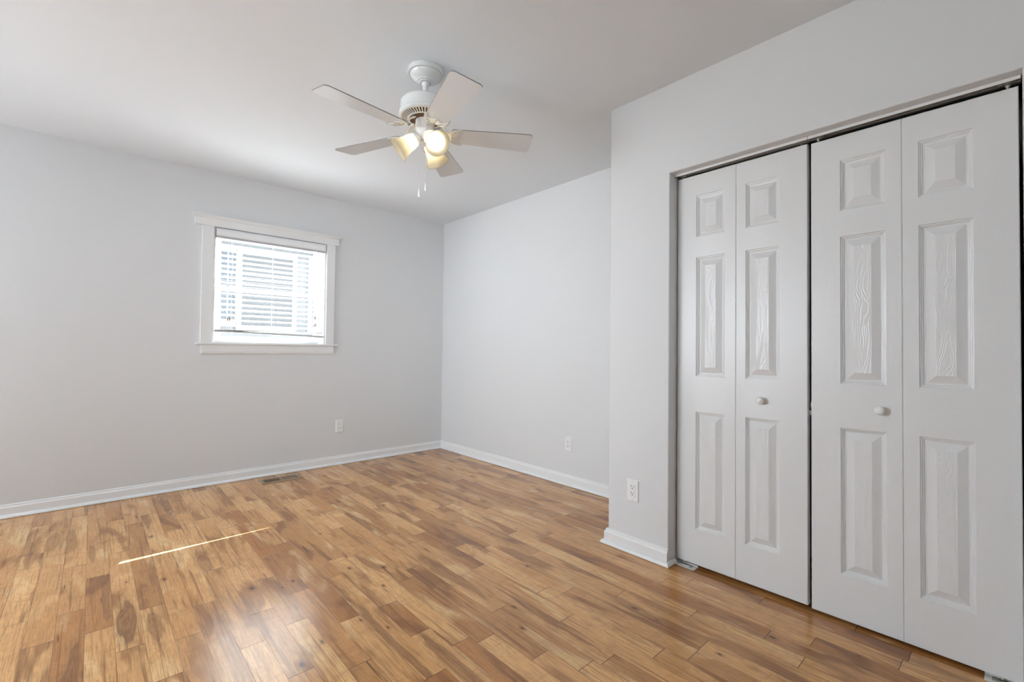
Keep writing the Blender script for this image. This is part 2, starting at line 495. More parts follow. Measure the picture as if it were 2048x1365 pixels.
for k in range(k0, k1):
    xa = X0 + k * W; xb = xa + W
    js = sorted(y for kk, y in KJ if kk == k)
    # complete the row with random joints outside the observed ones
    ys = []
    top = 0.15
    y = js[-1] if js else rng.uniform(-1.4, -0.3)
    ys += js if js else [y]
    while y < top - 1.0:
        y += rng.uniform(0.45, 1.05); ys.append(y)
    y = min(ys)
    while y > YB - .2:
        y -= rng.uniform(0.35, 1.05); ys.append(y)
    ys = sorted(y for y in ys if y < top - .12)
    ys.append(top)
    for a, b_ in zip(ys[:-1], ys[1:]):
        a2 = max(a, YB - .15)
        if b_ <= YB - .15: continue
        vs = [bm.verts.new(c) for c in ((xa, a, 0), (xb, a, 0), (xb, b_, 0), (xa, b_, 0))]
        fc = bm.faces.new(vs)
        Ln = b_ - a
        for lp, c in zip(fc.loops, ((0, 0), (W, 0), (W, Ln), (0, Ln))): lp[uvl].uv = c
        fc[L_['seed']] = rng.random(); fc[L_['plen']] = Ln
        t = rng.random(); fc[L_['tone']] = max(0, min(1, (t ** 1.9) * 0.95))
        fig = next((q for q in FIGS if xa <= q[0] < xb and a <= q[1] < b_), None)
        if fig:
            vals = (fig[0] - xa, fig[1] - a, fig[2], fig[3], fig[4])
        elif rng.random() < .22:
            vals = (rng.choice((0, W, rng.uniform(0, W))), rng.uniform(0, Ln), rng.uniform(.010, .034), rng.uniform(.16, .45), rng.uniform(.25, .55))
        else:
            vals = (0.04, -9, .02, .1, 0)
        for n_, v in zip(('fu', 'fv', 'hu', 'hv', 'fs'), vals): fc[L_[n_]] = v
        kn = next((q for q in KNOTS if xa <= q[0] < xb and a <= q[1] < b_), None)
        if kn: vals = (kn[0] - xa, kn[1] - a, kn[2])
        elif rng.random() < .16: vals = (rng.uniform(.01, W - .01), rng.uniform(.03, max(.04, Ln - .03)), rng.uniform(.002, .005))
        else: vals = (0, -9, 0)
        for n_, v in zip(('ku', 'kv', 'kr'), vals): fc[L_[n_]] = v
fl = done('floor', bm, MFLOOR)
fl['kind'] = 'structure'; tag(fl, 'glossy golden brown hardwood plank floor with dark knots', 'floor')


def struct(o, label, cat):
    return tag(o, label, cat, kind='structure')


# ------------------------------------------------------------------ walls and ceiling
WX0, WX1, WZ0, WZ1 = -2.137, -1.267, 1.085, 2.008     # window opening in the far wall
TH = 0.15
bm = bmesh.new()
box(bm, XL - TH, WX0, 0, TH, 0, H); box(bm, WX1, TH, 0, TH, 0, H)
box(bm, WX0, WX1, 0, TH, 0, WZ0); box(bm, WX0, WX1, 0, TH, WZ1, H)
struct(done('wall_back', bm, MW), 'pale grey wall with the small window', 'wall')
bm = bmesh.new(); box(bm, 0, TH, YB - TH, 0, 0, H)
struct(done('wall_right', bm, MW), 'pale grey wall between the window wall and the closet', 'wall')
LW = (-2.25, -0.35, 0.85, 2.05)
bm = bmesh.new()
box(bm, XL - TH, XL, YB - TH, LW[0], 0, H); box(bm, XL - TH, XL, LW[1], 0, 0, H)
box(bm, XL - TH, XL, LW[0], LW[1], 0, LW[2]); box(bm, XL - TH, XL, LW[0], LW[1], LW[3], H)
struct(done('wall_left', bm, MW), 'pale grey wall left of the camera', 'wall')
bm = bmesh.new(); box(bm, XL, 0, YB - TH, YB, 0, H)
struct(done('wall_front', bm, MW), 'pale grey wall behind the camera', 'wall')
bm = bmesh.new(); box(bm, XL - TH, TH, YB - TH, TH, H, H + .12)
struct(done('ceiling', bm, MC), 'smooth white ceiling carrying the fan', 'ceiling')

# closet box standing into the room
JL, JR, HEAD = -3.0356, -4.2375, 1.9835
ET = 0.115


def arc(cx, cy, rr, a0, a1, n=6):
    return [(cx + rr * math.cos(math.radians(a0 + (a1 - a0) * k / n)), cy + rr * math.sin(math.radians(a0 + (a1 - a0) * k / n))) for k in range(n + 1)]


bm = bmesh.new()
rb = 0.016
poly = [(0, YC)] + arc(XC + rb, YC - rb, rb, 90, 180) + arc(XC + .005, JL + .005, .005, 180, 270, 4) + [(XC + ET, JL), (XC + ET, YC - ET), (0, YC - ET)]
prism(bm, poly, 'z', 0, HEAD)
poly = [(0, YC)] + arc(XC + rb, YC - rb, rb, 90, 180) + [(XC, JL), (XC + ET, JL), (XC + ET, YC - ET), (0, YC - ET)]
prism(bm, poly, 'z', HEAD, H)
poly = arc(XC + .005, JR - .005, .005, 90, 180, 4) + [(XC, YB), (XC + ET, YB), (XC + ET, JR)]
prism(bm, poly, 'z', 0, HEAD)
box(bm, XC, XC + ET, YB, JR, HEAD, H)
# header with a softened lower edge
poly = [(XC, H), (XC + ET, H), (XC + ET, HEAD)] + [(XC + .005 + .005 * math.cos(math.radians(t)), HEAD + .005 + .005 * math.sin(math.radians(t))) for t in (270, 247, 225, 202, 180)]
A = [bm.verts.new((q[0], JL, q[1])) for q in poly]; B = [bm.verts.new((q[0], JR, q[1])) for q in poly]
n = len(poly)
for k in range(n): bm.faces.new((A[k], A[(k + 1) % n], B[(k + 1) % n], B[k]))
bm.faces.new(A); bm.faces.new(B[::-1])
struct(done('wall_closet', bm, MW), 'pale grey closet front wall around the folding doors', 'wall')

# ------------------------------------------------------------------ baseboards
BP = [(0, 0), (.0255, 0), (.0255, .0016), (.0295, .0020), (.0305, .005), (.029, .010), (.0255, .016), (.020, .020), (.0145, .0215), (.0140, .062), (.0125, .066), (.0095, .069),
      (.0075, .072), (.0070, .0745), (.0078, .0765), (.0070, .079), (.0045, .081), (.003, .083), (0, .083)]


BP2 = [(0, 0), (.0140, 0)] + BP[BP.index((.0140, .062)):]


def base(name, path, label, prof=BP):
    bm = bmesh.new(); sweep(bm, prof, path)
    return struct(done(name, bm, MT), label, 'baseboard')


base('baseboard_back', [(XL, 0), (0, 0)], 'white baseboard along the window wall')
# drawn with a mitre into the corner: a short dummy leg is not needed, the profiles meet in the corner
base('baseboard_right', [(0, 0), (0, YC)], 'white baseboard along the wall between window wall and closet')
base('baseboard_closet', [(0, YC), (XC, YC), (XC, JL - .001)], 'white baseboard around the closet corner', BP2)
base('baseboard_left', [(XL, YB), (XL, 0)], 'white baseboard along the left wall')
# shoe moulding of the closet wall, mitred around both of its corners and into the opening
bm = bmesh.new()
SP = [(0, 0), (.012, 0), (.012, .0016), (.016, .0020), (.017, .005), (.0155, .010), (.012, .016), (.006, .020), (0, .0215)]
sweep(bm, SP, [(-.030, YC + .0140), (XC - .0140, YC + .0140), (XC - .0140, JL), (XC + .062, JL)])
struct(done('trim_2', bm, MT), 'white shoe moulding around the foot of the closet wall', 'trim')

# ------------------------------------------------------------------ window and its casing
tr = root('trim_1', (-1.702, 0, 1.0), 'white casing, crowned head, sill and apron around the window', 'trim', kind='structure')
CY = -0.019
for xa, xb in ((-2.215, WX0), (WX1, -1.193)):
    bm = bmesh.new(); box(bm, xa, xb, CY, 0, 1.105, 2.012, .0015); done('side_casing', bm, MT, tr)
bm = bmesh.new()
box(bm, -2.262, -1.158, -.024, 0, 2.011, 2.068, .001)
prof = [(0, 2.066), (-.026, 2.066), (-.026, 2.069), (-.031, 2.0715), (-.031, 2.075), (-.034, 2.079), (-.041, 2.084), (-.047, 2.0865), (-.047, 2.092), (0, 2.094)]
rings = []
for x, s in ((-2.262, -1), (-1.158, 1)):
    rings.append([bm.verts.new((x + s * max(0, (-d) - .024) * 0.9, d, z)) for d, z in prof])
for k in range(len(prof)): bm.faces.new((rings[0][k], rings[0][(k + 1) % len(prof)], rings[1][(k + 1) % len(prof)], rings[1][k]))
bm.faces.new(rings[0]); bm.faces.new(rings[1][::-1])
done('head_casing', bm, MT, tr)
bm = bmesh.new()
prism(bm, [(-.025, 1.087), (-.029, 1.091), (-.030, 1.096), (-.030, 1.103), (-.028, 1.105), (0, 1.105), (0, 1.085), (-.023, 1.085)], 'x', -2.243, -1.160)
box(bm, WX0, WX1, 0, .10, 1.085, 1.105)
done('window_stool', bm, MT, tr)
bm = bmesh.new()
prism(bm, [(0, 1.085), (-.018, 1.085), (-.018, 1.033), (-.0165, 1.030), (-.0135, 1.028), (-.0155, 1.025), (-.0155, 1.022), (-.011, 1.017), (0, 1.015)], 'x', -2.206, -1.196)
done('apron', bm, MT, tr)

wn = root('window_1', (-1.702, 0.1, 1.105), 'white double hung window behind the blind in the far wall', 'window', kind='structure')
bm = bmesh.new()   # jamb lining
t = .012
box(bm, WX0, WX0 + t, .001, TH, 1.105, WZ1); box(bm, WX1 - t, WX1, .001, TH, 1.105, WZ1); box(bm, WX0 + t, WX1 - t, .001, TH, WZ1 - t, WZ1)
box(bm, WX0 + t, WX0 + .034, .075, TH, 1.105, WZ1 - t); box(bm, WX1 - .034, WX1 - t, .075, TH, 1.105, WZ1 - t)
box(bm, WX0 + .034, WX1 - .034, .10, TH + .03, 1.085, 1.125)
box(bm, WX0 + .034, WX1 - .034, .10, TH, WZ1 - .032, WZ1 - t)
done('window_frame', bm, MVINYL, wn)


def sash(name, y0, y1, z0, z1, rb, rt, pane_y):
    xa, xb = WX0 + .034, WX1 - .034
    st = .036
    bm = bmesh.new()
    box(bm, xa, xa + st, y0, y1, z0, z1); box(bm, xb - st, xb, y0, y1, z0, z1)
    box(bm, xa + st, xb - st, y0, y1, z0, z0 + rb); box(bm, xa + st, xb - st, y0, y1, z1 - rt, z1)
    s = done(name, bm, MVINYL, wn)
    bm = bmesh.new(); box(bm, xa + st - .004, xb - st + .004, pane_y, pane_y + .004, z0 + rb - .004, z1 - rt + .004)
    done('window_pane', bm, MGLASS, s)
    return s


sash('lower_sash', .082, .108, 1.126, 1.560, .030, .030, .094)
sash('upper_sash', .112, .138, 1.530, 1.975, .030, .034, .124)
bm = bmesh.new(); box(bm, WX0 + .04, WX1 - .04, .1425, .1435, 1.126, 1.55)
done('insect_screen', bm, MSCREEN, wn)

# ------------------------------------------------------------------ venetian blind
bl = root('window_blind', (-1.702, 0.03, 2.0), 'white slatted blind hanging half open in the window, tasselled cords at both sides', 'blind')
BX0, BX1 = WX0 + .015, WX1 - .015
bm = bmesh.new()
prism(bm, [(-.0185, 2.000), (-.0125, 2.000), (-.0125, 1.945), (-.0155, 1.945), (-.0185, 1.949), (-.0215, 1.957), (-.0215, 1.992), (-.0195, 1.995)], 'x', WX0 + .013, WX1 - .013)
done('valance', bm, MSLAT, bl)
bm = bmesh.new(); box(bm, BX0, BX1, -.0115, .0435, 1.930, 1.993, .002); done('head_rail', bm, MRAIL_SHADED, bl)
bm = bmesh.new()
NS = 17
for k in range(NS):
    z = 1.890 - .0426 * k
    drop = .0022 * 0
    pr = []
    for j in range(6):
        q = j / 5.0
        y = -.0085 + .050 * q; zz = z - .0075 * q + .0018 * math.sin(PI * q)
        pr.append((y, zz))
    prism(bm, pr + [(y, zz - .0034) for y, zz in pr[::-1]], 'x', BX0 + .003, BX1 - .003)
done('slats', bm, MSLAT, bl)
bm = bmesh.new()
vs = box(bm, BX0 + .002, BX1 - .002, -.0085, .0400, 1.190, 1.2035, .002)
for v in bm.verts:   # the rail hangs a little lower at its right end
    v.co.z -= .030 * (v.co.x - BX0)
done('bottom_rail', bm, MRAIL_SHADED, bl)
for x in (-2.00, -1.702, -1.405):
    bm = bmesh.new()
    for y in (-.010, .043): tube(bm, [(x, y, 1.932), (x, y, 1.19)], .0008, 5)
    for k in range(NS):
        z = 1.890 - .0426 * k
        tube(bm, [(x, -.010, z - .0045), (x, .043, z - .0125)], .0005, 4)
    tube(bm, [(x, .0165, 1.19 - .030 * (x - BX0)), (x, .0165, 1.172 - .030 * (x - BX0))], .002, 6)
    done('ladder_cord', bm, MCORD, bl)


def cord(x, y, zb, tass=True):
    bm = bmesh.new(); tube(bm, [(x, y, 1.95), (x, y, zb)], .0009, 5)
    c = done('pull_cord', bm, MCORD, bl)
    bm = bmesh.new(); lathe(bm, [(0, zb + .003), (.0025, zb + .003), (.004, zb - .005), (.0055, zb - .020), (.0062, zb - .026), (0, zb - .027)], 12, Matrix.Translation((x, y, 0)))
    done('tassel', bm, MTASSEL, c, smooth='auto')


cord(-2.037, -.024, 1.305); cord(-2.023, -.024, 1.305)
cord(-1.366, -.024, 1.350); cord(-1.374, -.024, 1.285); cord(-1.360, -.024, 1.288)

# ------------------------------------------------------------------ bifold closet doors
XD = -0.593           # front face of the door leaves
LT = 0.034


def leaf(name, y0, w, z0, z1, pu0, pu1, panels, parent):
    """one moulded leaf; y0 = edge towards the window wall, u runs towards -y"""
    bm = bmesh.new(); ly = bm.faces.layers.float.new('rail')

    def P(uu, z, d=0.0): return bm.verts.new((XD - d, y0 - uu, z))

    def quad(u0, u1, a, b, tagv):
        fc = bm.faces.new((P(u0, a), P(u1, a), P(u1, b), P(u0, b))); fc[ly] = tagv
    zs = [z0] + [z for p in panels for z in p] + [z1]
    e = .0025
    quad(e, pu0, z0 + e, z1 - e, 0); quad(pu1, w - e, z0 + e, z1 - e, 0)
    for i in range(0, len(zs), 2):
        quad(pu0, pu1, max(zs[i], z0 + e), min(zs[i + 1], z1 - e), 1)
    prof = [(0, 0), (.0015, -.0042), (.0050, -.0048), (.0068, -.0086), (.0098, -.0092), (.0118, -.0128), (.0150, -.0135), (.0180, -.0135), (.0440, -.0015), (.0450, -.0010)]
    for za, zb in panels:
        prev = None
        for ins, d in prof:
            ring = [P(pu0 + ins, za + ins, d), P(pu1 - ins, za + ins, d), P(pu1 - ins, zb - ins, d), P(pu0 + ins, zb - ins, d)]
            if prev:
                for k in range(4):
                    fc = bm.faces.new((prev[k], prev[(k + 1) % 4], ring[(k + 1) % 4], ring[k])); fc[ly] = 1 if k % 2 == 0 else 0
            prev = ring
        fc = bm.faces.new(prev); fc[ly] = 2
    # eased edges and the slab behind
    A = [(e, z0 + e), (w - e, z0 + e), (w - e, z1 - e), (e, z1 - e)]; Bq = [(0, z0), (w, z0), (w, z1), (0, z1)]
    Av = [P(*q) for q in A]; Bv = [P(q[0], q[1], -.0025) for q in Bq]; Cv = [P(q[0], q[1], -LT) for q in Bq]
    for k in range(4):
        bm.faces.new((Av[k], Av[(k + 1) % 4], Bv[(k + 1) % 4], Bv[k]))
        bm.faces.new((Bv[k], Bv[(k + 1) % 4], Cv[(k + 1) % 4], Cv[k]))
    bm.faces.new(Cv)
    bmesh.ops.remove_doubles(bm, verts=bm.verts, dist=1e-5)
    return done(name, bm, MDOOR, parent)


def knob(y, z, parent):
    bm = bmesh.new()
    mt = Matrix.Translation((XD, y, z)) @ Matrix.Rotation(-PI / 2, 4, 'Y')
    lathe(bm, [(.0085, -.001), (.0075, .006), (.0075, .011), (.012, .0135), (.0160, .0175), (.0172, .0215), (.0160, .0265), (.0115, .0305), (.005, .0322), (0, .0325)], 32, mt)
    return done('door_knob', bm, MKNOB, parent, smooth=True)


def pair(name, label, ya, yb, z0, z1, lay, kn):
    d = root(name, (XD + .017, (ya + yb) / 2, 0), label, 'closet door', kind='structure')
    leaves = []
    for (y0, w, p0, p1) in lay:
        leaves.append(leaf('door_panel', y0, w, z0, z1, p0, p1, [(.193, .776), (.952, 1.547), (1.650, 1.858)], d))
    knob(kn[1], .858, leaves[kn[0]])
    bm = bmesh.new()
    for z in (z0 + .17, (z0 + z1) / 2, z1 - .17):
        box(bm, XD + .030, XD + .042, lay[1][0] - .002, lay[1][0] + .006, z - .035, z + .035)
    done('hinge', bm, MZINC, d)
    for yy in (ya - .024, yb + .024):
        bm = bmesh.new(); lathe(bm, [(.0035, z1 - .002), (.0035, z1 + .010), (.0065, z1 + .011), (.0065, z1 + .014), (0, z1 + .014)], 14, Matrix.Translation((XD + .014, yy, 0)), cap0=True)
        done('top_pin', bm, MPIN, d)
    yy = ya - .040 if name == 'door_1' else yb + .047
    bm = bmesh.new(); lathe(bm, [(.0045, .009), (.0045, z0 - .004), (.008, z0 - .004), (.008, z0 + .002)], 14, Matrix.Translation((XD + .006, yy, 0)), cap0=True, cap1=True)
    done('bottom_pin', bm, MZINC, d)
    # aligner clip on the back of the meeting stile
    yy = yb if name == 'door_1' else ya
    s = -1 if name == 'door_1' else 1
    zc = .822 if name == 'door_1' else .856
    bm = bmesh.new(); box(bm, XD + .022, XD + .036, yy + s * -.004, yy + s * .010, zc - .010, zc + .010, .001)
    done('aligner_clip', bm, MZINC, d)
    return d


pair('door_1', 'left white six-panel folding closet door, next to the wall outlet', -3.0415, -3.6255, .0193, 1.9645,
     [(-3.0415, .2915, .099, .241), (-3.3335, .292, .043, .186)], (1, -3.446))
pair('door_2', 'right white six-panel folding closet door, at the right edge of the photo', -3.6390, -4.2290, .0135, 1.9600,
     [(-3.6390, .2945, .102, .247), (-3.9340, .295, .046, .189)], (0, -3.868))

# track in two lengths, floor brackets
for i, (ya, yb, lab) in enumerate(((JL - .004, -3.6315, 'white metal top track above the left closet door'), (-3.6345, JR + .004, 'white metal top track above the right closet door'))):
    tk = root('door_track', (XD, (ya + yb) / 2, HEAD), lab, 'door track', 'closet door tracks')
    bm = bmesh.new()
    xf, zb = -.6185, 1.9725
    box(bm, xf, xf + .0015, ya, yb, zb, HEAD); box(bm, xf + .0015, -.577, ya, yb, HEAD - .0015, HEAD); box(bm, -.5785, -.577, ya, yb, zb, HEAD - .0015)
    done('channel', bm, MT, tk)
    bm = bmesh.new()
    box(bm, xf + .0015, xf + .012, ya, yb, zb, zb + .0012); box(bm, -.589, -.5785, ya, yb, zb, zb + .0012)
    done('inner_lip', bm, MBRASS, tk)
    for q, yy in enumerate((ya - .035, yb + .035)):
        bm = bmesh.new(); box(bm, -.606, -.588, yy - .022, yy + .022, 1.9732, 1.980, .001)
        lathe(bm, [(.0045, 1.9705), (.0045, 1.9735)], 10, Matrix.Translation((-.600, yy + (.012 if q else -.012), 0)), cap0=True, cap1=True)
        done('pivot_block', bm, MZINC, tk)
for nm, ya, yb, lab in (('L', JL - .004, JL - .110, 'pale pivot bracket on the floor under the left closet door'),
                        ('R', JR + .098, JR + .003, 'pale pivot bracket on the floor under the right closet door')):
    br = root('floor_bracket', (-.6, (ya + yb) / 2, 0), lab, 'door bracket', 'closet floor brackets')
    bm = bmesh.new(); box(bm, -.622, -.575, ya, yb, 0, .0022, .0004)
    box(bm, -.5765, -.575, ya, yb, .0022, .009)
    done('base_plate', bm, MPIN, br)
    bm = bmesh.new()
    ym = (ya + yb) / 2
    box(bm, -.606, -.582, ym - .030, ym + .030, .0022, .0045)
    for k in range(9): box(bm, -.600, -.588, ym - .028 + k * .0065, ym - .0255 + k * .0065, .0045, .0062)
    done('toothed_strip', bm, MZINC, br)
    bm = bmesh.new(); yy = yb + .025 if nm == 'L' else ya - .03
    lathe(bm, [(.0055, .002), (.0055, .0055), (.003, .0065), (0, .0067)], 12, Matrix.Translation((-.611, yy, 0)))
    done('screw', bm, MZINC, br, smooth='auto')

# ------------------------------------------------------------------ outlets
def outlet(name, pos, nrm, label):
    """rectangular decorator outlet; local frame: a along the wall, z up, n out of the wall"""
    o = root(name, pos, label, 'outlet', 'white wall outlets')
    nv = Vector(nrm); av = Vector((0, 0, 1)).cross(nv)
    mt = Matrix((av, Vector((0, 0, 1)), nv)).transposed().to_4x4()

    def fin(nm, bm, mat, par):
        bmesh.ops.transform(bm, matrix=mt, verts=bm.verts)
        bmesh.ops.translate(bm, vec=Vector(pos), verts=bm.verts)
        return done(nm, bm, mat, par)
    bm = bmesh.new()
    A = [(-.035, -.0575), (.035, -.0575), (.035, .0575), (-.035, .0575)]
    ring = []
    for ins, d in ((0, 0), (0, .003), (.0035, .0062), (.018, .0066), (.0182, .0040)):
        sx = lambda q: math.copysign(abs(q) - ins, q)
        if ins < .01: R_ = [bm.verts.new((sx(a), sx(b), d)) for a, b in A]
        else: R_ = [bm.verts.new((math.copysign(.0172 if ins < .0181 else .0170, a), math.copysign(.0340 if ins < .0181 else .0338, b), d)) for a, b in A]
        ring.append(R_)
    for a, b in zip(ring[:-1], ring[1:]):
        for k in range(4): bm.faces.new((a[k], a[(k + 1) % 4], b[(k + 1) % 4], b[k]))
    bm.faces.new(ring[-1]); bm.faces.new(ring[0])
    fin('cover_plate', bm, MPLATE, o)
    bm = bmesh.new(); box(bm, -.0160, .0160, -.0328, .0328, .0040, .0078, .0008)
    rc = fin('receptacle', bm, MPLATE, o)
    for s in (1, -1):
        bm = bmesh.new()
        zc = s * .0165
        box(bm, -.0078, -.0050, zc + .001, zc + .0100, .0070, .0080); box(bm, .0050, .0074, zc + .0022, zc + .0092, .0070, .0080)
        lathe(bm, [(.0030, .0070), (.0030, .0081), (0, .0081)], 12, Matrix.Translation((0, zc - .0055, 0)))
        fin('socket_slots', bm, MDARK, rc)
    for s in (1, -1):
        bm = bmesh.new(); lathe(bm, [(.0030, .0060), (.0030, .0070), (.002, .0074), (0, .0075)], 12, Matrix.Translation((0, s * .0485, 0)))
        fin('screw', bm, MZINC, o)
    return o


outlet('wall_outlet', (-1.120, 0, .352), (0, -1, 0), 'white outlet low on the wall under the window')
outlet('wall_outlet', (0, -1.808, .325), (-1, 0, 0), 'white outlet on the recessed wall left of the closet corner')
outlet('wall_outlet', (XC, -2.832, .328), (-1, 0, 0), 'white outlet on the narrow closet wall beside the folding door')

# ------------------------------------------------------------------ floor register
vx0, vx1, vy0, vy1 = -1.820, -1.512, -.262, -.102
rg = root('floor_register', ((vx0 + vx1) / 2, (vy0 + vy1) / 2, 0), 'tan metal floor register in front of the window wall', 'floor vent')
bm = bmesh.new()
hx0, hx1, hy0, hy1 = vx0 + .028, vx1 - .028, vy0 + .034, vy1 - .034
xm = (hx0 + hx1) / 2


def frame_prism(bm, a, b, zt):
    (x0, x1, y0, y1), (i0, i1, j0, j1) = a, b
    O = [(x0, y0), (x1, y0), (x1, y1), (x0, y1)]; e = .004
    O2 = [(x0 + e, y0 + e), (x1 - e, y0 + e), (x1 - e, y1 - e), (x0 + e, y1 - e)]; I = [(i0, j0), (i1, j0), (i1, j1), (i0, j1)]
    R = [[bm.verts.new((*q, z)) for q in ring] for ring, z in ((O, .0005), (O, .002), (O2, zt), (I, zt), (I, .0006))]
    for p, q in zip(R[:-1], R[1:]):
        for k in range(4): bm.faces.new((p[k], p[(k + 1) % 4], q[(k + 1) % 4], q[k]))


frame_prism(bm, (vx0, vx1, vy0, vy1), (hx0, hx1, hy0, hy1), .0055)
box(bm, xm - .006, xm + .006, hy0, hy1, .001, .0055)
done('register_frame', bm, MVENT, rg)
bm = bmesh.new(); box(bm, hx0, hx1, hy0, hy1, .0004, .0009); done('duct_opening', bm, MDARK, rg)
for side in (0, 1):
    bm = bmesh.new()
    xa, xb = (hx0, xm - .006) if side == 0 else (xm + .006, hx1)
    nl = 11
    for k in range(nl):
        x = xa + (k + .5) * (xb - xa) / nl
        wv = .0022 if side == 0 else .0056
        box(bm, x - wv / 2, x + wv / 2, hy0, hy1, .0012, .0050 if side == 0 else .0042)
    done('louvres', bm, MVENT, rg)

# ------------------------------------------------------------------ ceiling fan
FX, FY = -1.640, -2.275
fan = root('ceiling_fan', (FX, FY, H), 'white five-blade ceiling fan with three lit bell shades', 'ceiling fan')
FO = Vector((FX, FY, H))


def fpart(name, bm, mat, parent=fan, smooth='auto'):
    bmesh.ops.translate(bm, vec=FO, verts=bm.verts)
    return done(name, bm, mat, parent, smooth)


bm = bmesh.new()
lathe(bm, [(.072, -.0005), (.0855, -.001), (.0862, -.006), (.0862, -.020), (.0850, -.0235), (.0800, -.0250), (.0765, -.0240), (.0755, -.0255), (.0735, -.0310), (.0660, -.0400), (.0560, -.0480), (.0440, -.0550), (.0430, -.0572), (.0350, -.0600), (.0340, -.0622), (.0265, -.0650), (.0250, -.0645), (.023, -.060), (.018, -.058)], 64)
fpart('canopy', bm, MFAN)
bm = bmesh.new()
lathe(bm, [(0, -.052), (.020, -.054), (.0220, -.061), (.020, -.071), (.0148, -.077), (.0140, -.081), (.0140, -.160), (0, -.160)], 32)
fpart('downrod', bm, MFAN)
bm = bmesh.new()
lathe(bm, [(.014, -.1545), (.035, -.1545), (.080, -.155), (.102, -.157), (.1135, -.162), (.1188, -.170), (.120, -.179), (.120, -.2185), (.1235, -.2195), (.1262, -.223), (.1262, -.229), (.1240, -.2345), (.1195, -.2385)], 72)
fpart('motor_housing', bm, MFAN)
bm = bmesh.new()                      # slotted lower plate
nsec = 96
rads = [(.1200, -.2380), (.1130, -.2400), (.0860, -.2465), (.0760, -.2490), (.0745, -.2460)]
ringv = [[bm.verts.new((rr * math.cos(2 * PI * k / nsec), rr * math.sin(2 * PI * k / nsec), z)) for k in range(nsec)] for rr, z in rads]
for i in range(len(rads) - 1):
    for k in range(nsec):
        if i == 1 and k % 2 == 0: continue
        bm.faces.new((ringv[i][k], ringv[i][(k + 1) % nsec], ringv[i + 1][(k + 1) % nsec], ringv[i + 1][k]))
fpart('vent_plate', bm, MFAN, smooth=False)
bm = bmesh.new(); lathe(bm, [(.0, -.228), (.117, -.2285), (.117, -.2345), (.050, -.2360), (0, -.2360)], 48)
fpart('motor_core', bm, MBROWN)
bm = bmesh.new(); lathe(bm, [(.020, -.236), (.066, -.238), (.068, -.243), (.066, -.250), (.048, -.252), (.046, -.250)], 48)
fpart('flywheel', bm, MBROWN)
bm = bmesh.new(); lathe(bm, [(.020, -.246), (.043, -.248), (.0462, -.251), (.0468, -.290), (.0462, -.2945), (.0440, -.2965), (.0440, -.3005), (.0425, -.306), (.036, -.322), (.026, -.338), (.014, -.347), (.006, -.349), (.006, -.356), (.003, -.360), (0, -.3605)], 48)
sw = fpart('switch_housing', bm, MFAN)
for k in range(6):
    a = math.radians(-121 + 60 * k + 12)
    bm = bmesh.new()
    lathe(bm, [(.0032, 0), (.0032, .0015), (.0015, .0024), (0, .0025)], 10, Matrix.Translation((.0466 * math.cos(a), .0466 * math.sin(a), -.2915)) @ Matrix.Rotation(a, 4, 'Z') @ Matrix.Rotation(PI / 2, 4, 'Y'))
    fpart('housing_screw', bm, MBRASS, sw)

BZ = -.312; BR0, BR1 = .128, .531; HW0, HW1 = .052, .0715; PITCH = math.radians(10.4)


def blade_mesh():
    pts = []
    n = 8

    def corner(cx, cy, rr, a0, a1):
        for k in range(n + 1):
            a = math.radians(a0 + (a1 - a0) * k / n); pts.append((cx + rr * math.cos(a), cy + rr * math.sin(a)))
    rc, rr0 = .022, .012
    corner(BR1 - rc, HW1 - rc, rc, 90, 0) if False else None
    seq = []
    for (cx, cy, rr, a0, a1) in ((BR0 + rr0, -HW0 + rr0, rr0, 180, 270), (BR1 - rc, -HW1 + rc, rc, 270, 360), (BR1 - rc, HW1 - rc, rc, 0, 90), (BR0 + rr0, HW0 - rr0, rr0, 90, 180)):
        corner(cx, cy, rr, a0, a1)
    bm = bmesh.new()
    A = [bm.verts.new((x, y, .0022)) for x, y in pts]; B = [bm.verts.new((x, y, -.0022)) for x, y in pts]
    m = len(pts)
    bm.faces.new(A); bm.faces.new(B[::-1])
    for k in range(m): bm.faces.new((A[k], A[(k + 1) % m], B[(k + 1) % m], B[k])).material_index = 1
    bmesh.ops.rotate(bm, cent=(0, 0, 0), matrix=Matrix.Rotation(-PITCH, 3, 'X'), verts=bm.verts)
    bmesh.ops.recalc_face_normals(bm, faces=bm.faces)
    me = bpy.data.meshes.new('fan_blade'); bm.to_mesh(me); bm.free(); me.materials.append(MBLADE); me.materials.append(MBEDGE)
    return me


